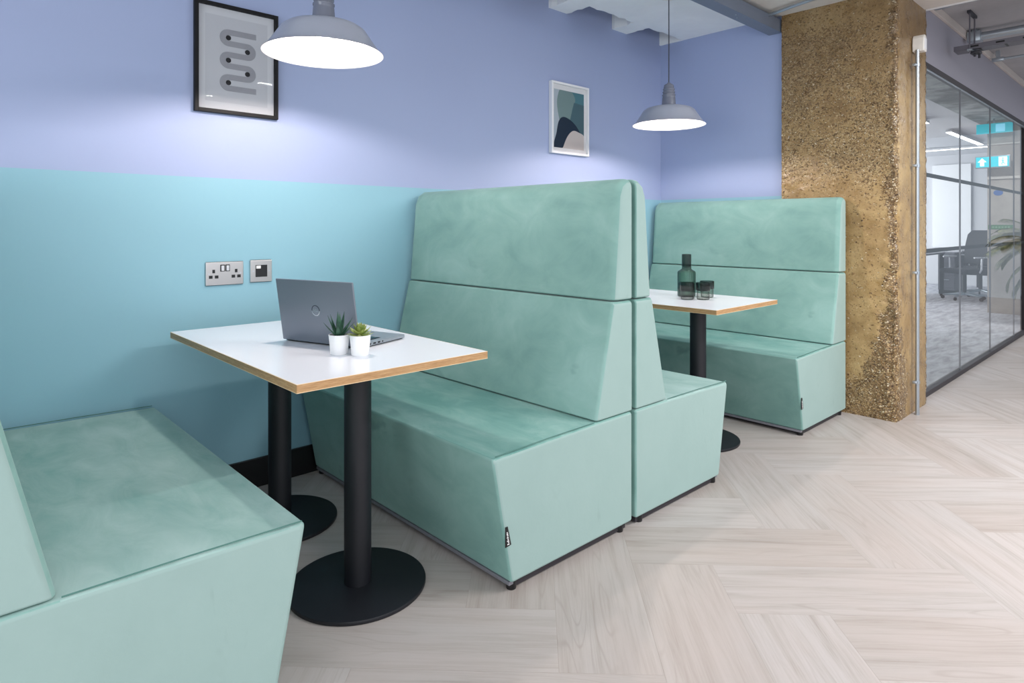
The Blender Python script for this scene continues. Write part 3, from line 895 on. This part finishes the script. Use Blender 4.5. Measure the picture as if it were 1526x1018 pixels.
tumbler('smoked glass tumbler right of the carafe, nearest the oak edge', 3.272, 1.908)
tumbler('smoked glass tumbler half hidden behind the right hand tumbler', 3.385, 1.948)

# ------------------------------------------------------------------ conduit on the column
t = thing('wall_conduit', 'galvanised conduit running up the column to a white box', 'pipe', (4.54, 1.170, 0))
MB().cyl(.0115, 0, 2.27, 20).build('pipe', M['galv'], t)
for z in (.205, .885, 1.55, 2.175):
    mb = MB().box(-.035, -.008, -.006, .020, z-.008, z+.008, .002, 2)
    mb.cyl(.015, z-.009, z+.009, 18)
    mb.build('pipe_clip', M['galv'], t)
t2 = thing('sensor_box', 'rounded white sensor box at the top of the column conduit', 'box', (4.575, 1.20, 2.262))
mb = MB().prism([(-.030,0), (.030,0), (.034,.04), (.030,.085), (.014,.104), (-.014,.104), (-.030,.085), (-.034,.04)], .065, .006, 3, mtx=RX(PI/2))
mb.build('housing', M['plastic_white'], t2, wn=True)
MB().box(-.022, .022, -.067, -.064, .015, .08, .001, 1).build('cover_panel', M['frame_white'], t2, smooth=False)

# ------------------------------------------------------------------ overhead steelwork
t = thing('steel_channel', 'dark grey steel channel running under the ceiling above the far lamp', 'beam', (0, 1.955, 2.492))
mb = MB(); mb.box(-2.9, BX-.002, -.045, .045, 0, .006); mb.box(-2.9, BX-.002, -.045, -.039, .006, .085)
mb.box(-2.9, BX-.002, .039, .045, .006, .112)
mb.build('channel_body', M['channel'], t, smooth=False)
for x in (.6, 2.2, 3.75):
    for s in (-1, 1):
        MB().cyl(.004, -.003, .009, 8, mtx=T(x+s*.03, s*.012, 0)).build('bolt', M['galv'], t)
pts = [(4.085, 2.06, 2.60), (4.10, 2.0, 2.578), (4.10, 1.90, 2.568), (4.06, 1.74, 2.572), (4.03, 1.58, 2.575), (4.02, 1.2, 2.577), (4.02, .7, 2.577)]
tag(MB().tube(pts, .011, 12).build('ceiling_conduit', M['galv']), 'curved galvanised conduit along the ceiling in front of the column top', 'pipe')
# corridor pipes
def cpipe(label, x, z, r, y0=1.226):
    t = thing('ceiling_pipe', label, 'pipe', (x, y0, z), 0, 'galvanised pipes under the corridor ceiling')
    MB().tube([(0,0,0), (0,-4.2,0)], r, 16).build('pipe', M['galv'], t)
    MB().box(-r*1.7, r*1.7, -.09, -.002, -r*1.3, r*1.3, .004, 2).build('end_bracket', M['galv'], t)
    for y in (-.045, -1.385, -2.985):
        MB().box(-.012, .012, y-.015, y+.015, 0, KZ-z).build('ceiling_strap', M['galv'], t, smooth=False)
cpipe('thin galvanised pipe on the corridor ceiling nearest the column', 5.16, 2.690, .011)
cpipe('thick grey pipe on the corridor ceiling above the cable tray', 6.12, 2.672, .030)
cpipe('thin grey pipe on the corridor ceiling farthest from the column', 7.00, 2.655, .012)
t = thing('cable_tray', 'slotted metal cable tray hung on rods under the corridor ceiling', 'tray', (5.62, 1.20, 2.455))
mb = MB()
mb.box(-.06, .06, -4, 0, 0, .003); 
for s in (-1, 1): mb.box(s*.06-.0015, s*.06+.0015, -4, 0, 0, .035)
mb.build('tray_body', M['tray'], t, smooth=False)
mb = MB()
for i in range(26):
    y = -.10-i*.15
    mb.box(-.0625, -.0612, y-.05, y, .012, .024)
    mb.box(-.045, .045, y-.06, y-.045, -.0008, .0)
mb.build('tray_slots', M['black'], t, smooth=False)
for y in (-.10, -1.6, -3.1):
    for s in (-1, 1):
        MB().cyl(.005, -.03, KZ-2.455, 10, mtx=T(s*.075, y, 0)).build('hanger_rod', M['tray'], t)
    MB().box(-.085, .085, y-.015, y+.015, -.014, -.001, .002, 1).build('tray_bracket', M['galv'], t, smooth=False)
    MB().box(-.10, .10, y-.012, y+.012, KZ-2.475, KZ-2.455, .001, 1).build('ceiling_strut', M['cord'], t, smooth=False)
mb = MB()
mb.box(-.045, .03, -.155, -.095, -.030, -.012, .003, 2); mb.cyl(.008, -.05, -.028, 12, mtx=T(-.02,-.12,0)); mb.cyl(.008, -.058, -.028, 12, mtx=T(.015,-.14,0))
mb.build('tray_fixings', M['chair_black'], t)

# ------------------------------------------------------------------ glass partition
t = thing('glass_partition', 'frameless glass office partition with dark rails right of the column', 'partition', (4.885, 1.27, 0))
joints = [0, 1.19, 2.29, 3.42, 4.05]
for a, b in zip(joints, joints[1:]):
    MB().box(a+.002, b-.002, -.005, .005, .030, 2.27).build('glass_pane', M['glass'], t, smooth=False)
for a in joints[1:-1]:
    MB().box(a-.0024, a+.0024, -.0058, .0058, .03, 2.27).build('pane_joint', M['joint'], t, smooth=False)
MB().box(0, 4.08, -.024, .024, 0, .034, .002, 2).build('floor_rail', M['rail'], t, smooth=False)
MB().box(0, 4.08, -.022, .022, 2.262, 2.302, .002, 2).build('head_rail', M['rail'], t, smooth=False)
MB().box(0, 4.08, -.018, -.0085, 2.256, 2.262).build('head_bead', M['galv'], t, smooth=False)
MB().box(4.05, 4.12, -.04, .04, 0, 2.30, .003, 2).build('end_mullion', M['mullion'], t, wn=True)
for z in (1.0, 1.535):
    MB().box(0, 4.05, .0062, .0072, z-.015, z+.015).build('manifestation_strip', M['strip'], t, smooth=False)

# ------------------------------------------------------------------ far office and corridor end
struct(MB().box(10.6, 11.3, 1.30, 1.905, 0, 2.62).build('wall_pier', M['plaster'], smooth=False))
mb = MB(); mb.box(10.575, 10.6, 1.30, 1.905, 1.81, 1.845, .003, 2); mb.box(10.575, 10.6, 1.30, 1.905, 2.27, 2.29, .002, 1)
struct(mb.build('trim_pier', M['fillet'], smooth=False))
def exit_sign(label, y0, y1, z0, z1, x):
    t = thing('exit_sign', label, 'sign', (x, (y0+y1)/2, z0))
    w = (y1-y0)/2; h = z1-z0
    MB().box(-.02, .03, -w, w, 0, h, .003, 2).build('sign_housing', M['galv'], t, wn=True)
    f = MB().box(-.0225, -.0195, -w+.012, w-.012, .012, h-.012).build('lit_panel', M['teal_lit'], t, smooth=False)
    # arrow pointing up at the left, running figure in a doorway at the right (seen from the booth)
    ax = w*.58; ah = h*.34; cz = h/2
    mb = MB()
    pts = [(-ah*.9,-.0*ah), (0,ah), (ah*.9,0), (ah*.42,0), (ah*.42,-ah), (-ah*.42,-ah), (-ah*.42,0)]
    mb.prism(pts, .0015, mtx=T(-.0228, ax, cz) @ RZ(-PI/2) @ RX(PI/2))
    mb.build('arrow_symbol', M['sign_white'], f, smooth=False)
    d = MB().box(-.0238, -.0228, -w*.84, -w*.36, h*.12, h*.88).build('door_symbol', M['sign_white'], f, smooth=False)
    mb = MB()
    def bar(p, q, r):
        mb.tube([(-.0242, p[0], p[1]), (-.0242, q[0], q[1])], r, 6)
    c = -w*.60; k = h*.012
    for p, q in (((0,.60),(.0,.40)), ((0,.58),(.10,.52)), ((0,.58),(-.08,.50)), ((0,.40),(.08,.28)), ((.08,.28),(.04,.18)), ((0,.40),(-.07,.30)), ((-.07,.30),(-.14,.26))):
        bar((c+p[0]*h, p[1]*h+.04*h), (c+q[0]*h, q[1]*h+.04*h), h*.028)
    mb.lathe([(0,-.055*h), (.04*h,-.04*h), (.055*h,0), (.04*h,.04*h), (0,.055*h)], 12, mtx=T(-.0242, c, .74*h))
    mb.build('running_figure', M['teal_lit'], f, smooth=False)
    MB().box(.03, .17, -.02, .02, h*.4, h*.6).build('fixing_arm', M['galv'], t, smooth=False)
    return t
exit_sign('lit teal exit sign with up arrow and running figure, seen through glass', 1.628, 2.007, 1.953, 2.112, 10.43)
t = thing('reflection_panel', 'teal glowing panel standing in for a reflection of the exit sign', 'sign', (10.40, 1.80, 2.41))
MB().box(0, .02, -.20, .19, 0, .13, .002, 1).build('reflection_glow', M['sign_dim'], t, smooth=False)  # exit sign reflection modelled as a glowing panel, no lamp of its own
MB().box(-.002, 0, -.12, -.02, .015, .115).build('reflection_patch', M['sign_dim2'], t, smooth=False)
MB().box(.005, .015, -.01, .01, .13, .19).build('reflection_panel_hanger', M['galv'], t, smooth=False)
tag(MB().lathe([(0,0), (.052,0), (.052,.003), (0,.003)], 32, mtx=T(10.6, 1.785, 1.628) @ RY(-PI/2) @ Matrix.Diagonal((.75,1,1,1))).build('wall_sticker', M['blue']), 'small blue oval sign on the grey pier behind the glass', 'sign')
t = thing('safety_sign', 'narrow green safety sign low on the grey pier behind glass', 'sign', (10.6, 1.76, 1.165))
MB().box(-.004, 0, -.15, .135, -.03, .03).build('sign_board', M['green'], t, smooth=False)
mb = MB()
for k in range(6): mb.box(-.005, -.004, -.10+k*.034, -.10+k*.034+.022, -.011, .011)
mb.build('sign_marks', mat('faded_green', (130,165,132), .6), t, smooth=False)

# blind, lights
tag(MB().box(15.15, 15.19, 2.985, 3.635, .75, 2.42, .004, 2).build('roller_blind', M['blind'], smooth=False), 'tall white roller blind on the far office wall', 'blind')
def office_light(label, x0, x1, y0, y1):
    t = thing('linear_light', label, 'lamp', ((x0+x1)/2, (y0+y1)/2, 2.56), 0, 'linear office ceiling lights')
    a, b = (x1-x0)/2, (y1-y0)/2
    MB().box(-a, a, -b, b, .006, .04, .002, 1).build('light_housing', M['white_wall'], t, smooth=False)
    MB().box(-a+.006, a-.006, -b+.006, b-.006, 0, .007).build('diffuser', M['led'], t, smooth=False)
    for sx in (-.8, .8):
        MB().box(sx*a-.004, sx*a+.004, sx*b*.2-.004, sx*b*.2+.004, .04, .055).build('hanger', M['galv'], t, smooth=False)
office_light('lit linear ceiling light nearest the glass, second from the column', 11.1, 13.2, 2.42, 2.50)
office_light('lit linear ceiling light beside the column edge through the glass', 8.0, 9.95, 2.42, 2.50)
office_light('long lit strip light running across the far office ceiling', 13.55, 13.63, 2.2, 4.6)

# desks, cabinet, chairs
def desk(label, x0, x1, y0, y1):
    t = thing('office_desk', label, 'desk', ((x0+x1)/2, (y0+y1)/2, .006), 0, 'office desks behind the glass')
    a, b = (x1-x0)/2, (y1-y0)/2
    MB().box(-a, a, -b, b, .71, .735, .002, 1).build('desktop', M['cabinet'], t, smooth=False)
    MB().box(-a+.02, -a+.04, -b+.05, b-.05, .30, .71).build('modesty_panel', M['dark_grey'], t, smooth=False)
    for sx in (-1, 1):
        for sy in (-1, 1):
            MB().box(sx*(a-.04)-.025, sx*(a-.04)+.025, sy*(b-.04)-.025, sy*(b-.04)+.025, 0, .71).build('leg', M['black'], t, smooth=False)
desk('grey office desk beside the column, dark legs, behind the glass', 11.45, 12.65, 2.85, 4.1)
desk('grey office desk behind the swivel chairs, seen through the glass', 13.75, 14.9, 1.95, 2.85)
t = thing('pedestal_cabinet', 'tall grey cabinet on a black plinth beside the office desk', 'cabinet', (13.25, 2.90, .006))
MB().box(-.3, .3, -.125, .125, .07, .72, .004, 2).build('cabinet_body', M['cabinet'], t, wn=True)
MB().box(-.28, .28, -.12, .12, 0, .07).build('plinth', M['black'], t, smooth=False)
for z in (.12, .33, .54):
    dr = MB().box(-.312, -.3, -.115, .115, z, z+.165, .003, 1).build('drawer', M['cabinet'], t, smooth=False)
    MB().box(-.324, -.312, -.04, .04, z+.125, z+.14).build('handle', M['galv'], dr, smooth=False)
def office_chair(label, x, y, rz):
    t = thing('office_chair', label, 'chair', (x, y, .006), rz, 'black office swivel chairs')
    for k in range(5):
        a = 2*PI*k/5+.3
        MB().tube([(.02*math.cos(a), .02*math.sin(a), .10), (.29*math.cos(a), .29*math.sin(a), .062)], [.022,.014], 8).build('base_spoke', M['galv'], t)
        MB().cyl(.027, -.012, .012, 16, mtx=T(.29*math.cos(a), .29*math.sin(a), .028) @ RZ(a) @ RX(PI/2)).build('caster', M['chair_black'], t)
    MB().cyl(.028, .09, .42, 16).build('gas_column', M['black'], t)
    MB().box(-.24, .24, -.24, .24, .42, .50, .03, 4).build('seat', M['dark_grey'], t, wn=True)
    mb = MB(); pr = []
    mb.prism([(-.21,0), (.21,0), (.225,.25), (.20,.48), (.13,.55), (-.13,.55), (-.20,.48), (-.225,.25)], .03, .008, 2, mtx=T(-.25, 0, .56) @ RY(R(-8)) @ RZ(PI/2) @ RX(PI/2))
    mb.build('backrest', M['dark_grey'], t, wn=True)
    MB().tube([(-.05,0,.43), (-.25,0,.44), (-.285,0,.58), (-.30,0,.78)], .018, 8).build('back_stem', M['black'], t)
    for s in (-1, 1):
        MB().tube([(-.02,s*.24,.44), (-.02,s*.275,.5), (-.02,s*.28,.66), (-.14,s*.27,.68), (.12,s*.27,.68)], .014, 8).build('armrest', M['switch'], t)
office_chair('grey swivel chair left of the two behind the glass', 12.20, 2.49, R(150))
office_chair('grey swivel chair right of the two, next to the grey pier', 13.05, 2.44, R(140))

# palm beyond the end of the partition
t = thing('potted_palm', 'palm with drooping fronds at the right edge beyond the glass', 'plant', (9.86, 1.235, 0))
MB().lathe([(0,0), (.11,0), (.145,.32), (.135,.32), (.13,.29), (0,.29)], 32).build('pot', M['rail'], t)
MB().lathe([(0,.292), (.128,.291)], 24).build('soil', M['soil'], t)
MB().tube([(0,0,.28), (.01,.01,.6), (0,.015,.95)], [.022,.018,.014], 10).build('stem', M['palm'], t)
def frond(yaw, tilt, ln, droop, z0):
    mb = MB(); n = 30; x = 0.; z = 0.; ang = tilt; pts = []
    for i in range(n+1):
        pts.append((Vector((x, 0, z)), ang)); x += math.cos(ang)*ln/n; z += math.sin(ang)*ln/n; ang -= droop/n
    mb.tube([p for p, a in pts], [.005*(1-.8*i/n) for i in range(n+1)], 6)
    for i in range(3, n+1):
        p, a = pts[i]; s = i/n
        L_ = .24*math.sin(PI*min(1, .25+.75*s))**.7+.05
        for sg in (-1, 1):
            d = Vector((math.cos(a)*.75, sg*.62, math.sin(a)*.75-.12)).normalized()
            w_ = d.cross(Vector((0,0,1))).normalized()*.0055
            q = p + d*L_*.5; e = p + d*L_ + Vector((0,0,-.05*L_/.2))
            v = [mb.bm.verts.new(c) for c in (p, q+w_, e, q-w_)]
            u = [mb.bm.verts.new(c+Vector((0,0,-.0012))) for c in (p, q+w_, e, q-w_)]
            mb.bm.faces.new(v); mb.bm.faces.new(u[::-1])
            for k in range(4): mb.bm.faces.new((v[k], v[(k+1) % 4], u[(k+1) % 4], u[k]))
    bmesh.ops.transform(mb.bm, matrix=T(0, .01, z0) @ RZ(yaw), verts=mb.bm.verts)
    mb.build('frond', M['palm'], t, smooth=False)
for (yw, tl, ln, dr, z0) in ((95, 55, .55, 95, .95), (110, 30, .55, 80, .93), (80, 10, .5, 80, .92), (130, 62, .55, 85, .95), (160, 40, .5, 90, .92), (60, 60, .5, 90, .94),
                             (200, 45, .5, 90, .93), (250, 50, .5, 90, .94), (300, 40, .5, 90, .93), (20, 50, .5, 90, .94), (100, -15, .5, 70, .80), (70, 40, .55, 60, .96), (120, 20, .58, 60, .94), (90, 75, .5, 70, .96), (105, -30, .42, 50, .72)):
    frond(R(yw), R(tl), ln, R(dr), z0)

# ------------------------------------------------------------------ light
def area(name, loc, sx, sy, power, rot=(0,0,0), col=(1,1,1)):
    l = bpy.data.lights.new(name, 'AREA'); l.shape = 'RECTANGLE'; l.size = sx; l.size_y = sy; l.energy = power; l.color = col
    o = bpy.data.objects.new(name, l); COL.objects.link(o); o.location = loc; o.rotation_euler = rot; return o
# linear luminaires of the open office side (first placed by its reflection; the others unseen, assumed as fill)
area('office_strip_light', (3.4, -.41, 2.56), 2.0, .08, 98, col=(1,.985,.97))
area('office_strip_light', (-.6, -1.6, 2.55), 3.0, .12, 56, col=(1,.985,.97))
area('office_strip_light', (3.6, -2.4, 2.55), 3.0, .12, 30, col=(1,.985,.97))
area('unseen_corridor_light', (7.4, -1.5, 2.6), 2.4, .10, 40, col=(1,.985,.97))
area('unseen_corridor_light', (9.0, -.9, 2.68), 1.6, .1, 30, col=(1,.985,.97))  # added unseen light for the pier behind the glass
area('rear_fill_light', (0, -3.4, 1.5), 6.0, 2.2, 60, rot=(R(90),0,0), col=(.97,.98,1))  # added unseen fill from behind the camera, no known window
area('pier_fill_light', (9.4, 1.66, 2.585), .5, .1, 26)  # added unseen lamp that brightens the grey pier
area('side_fill_light', (-2.9, .2, 1.4), 2.6, 1.6, 72, rot=(R(90),0,R(-90)), col=(.95,.98,1))  # added unseen side fill for the bench fronts
area('office_fill_light', (11.5, 6.3, 1.5), 6.0, 1.8, 330, rot=(R(-90),0,0), col=(1,1,1))  # added unseen fill that brightens the office interior
w = bpy.data.worlds.new('world'); SC.world = w; w.use_nodes = True
w.node_tree.nodes['Background'].inputs[0].default_value = (.74,.86,1,1)
w.node_tree.nodes['Background'].inputs[1].default_value = .55

# ------------------------------------------------------------------ camera
FPX, CXP, HYP = 947., 763., 338.
cam = bpy.data.cameras.new('camera'); co = bpy.data.objects.new('camera', cam); COL.objects.link(co)
cam.sensor_fit = 'HORIZONTAL'; cam.sensor_width = 36; cam.lens = 36*FPX/1526
cam.shift_y = -(509-HYP)/1526
cam.clip_start = .02; cam.clip_end = 100
co.location = (0, 0, 1.17)
fx, rx = .6821899, .7311750
# looks along (fx, rx) in the XY plane
co.rotation_euler = (PI/2, 0, math.atan2(rx, fx)-PI/2)
SC.camera = co
SC.cycles.transparent_max_bounces = 40
SC.view_settings.view_transform = 'Standard'; SC.view_settings.look = 'None'
SC.view_settings.exposure = 0; SC.view_settings.gamma = 1; SC.view_settings.use_curve_mapping = False
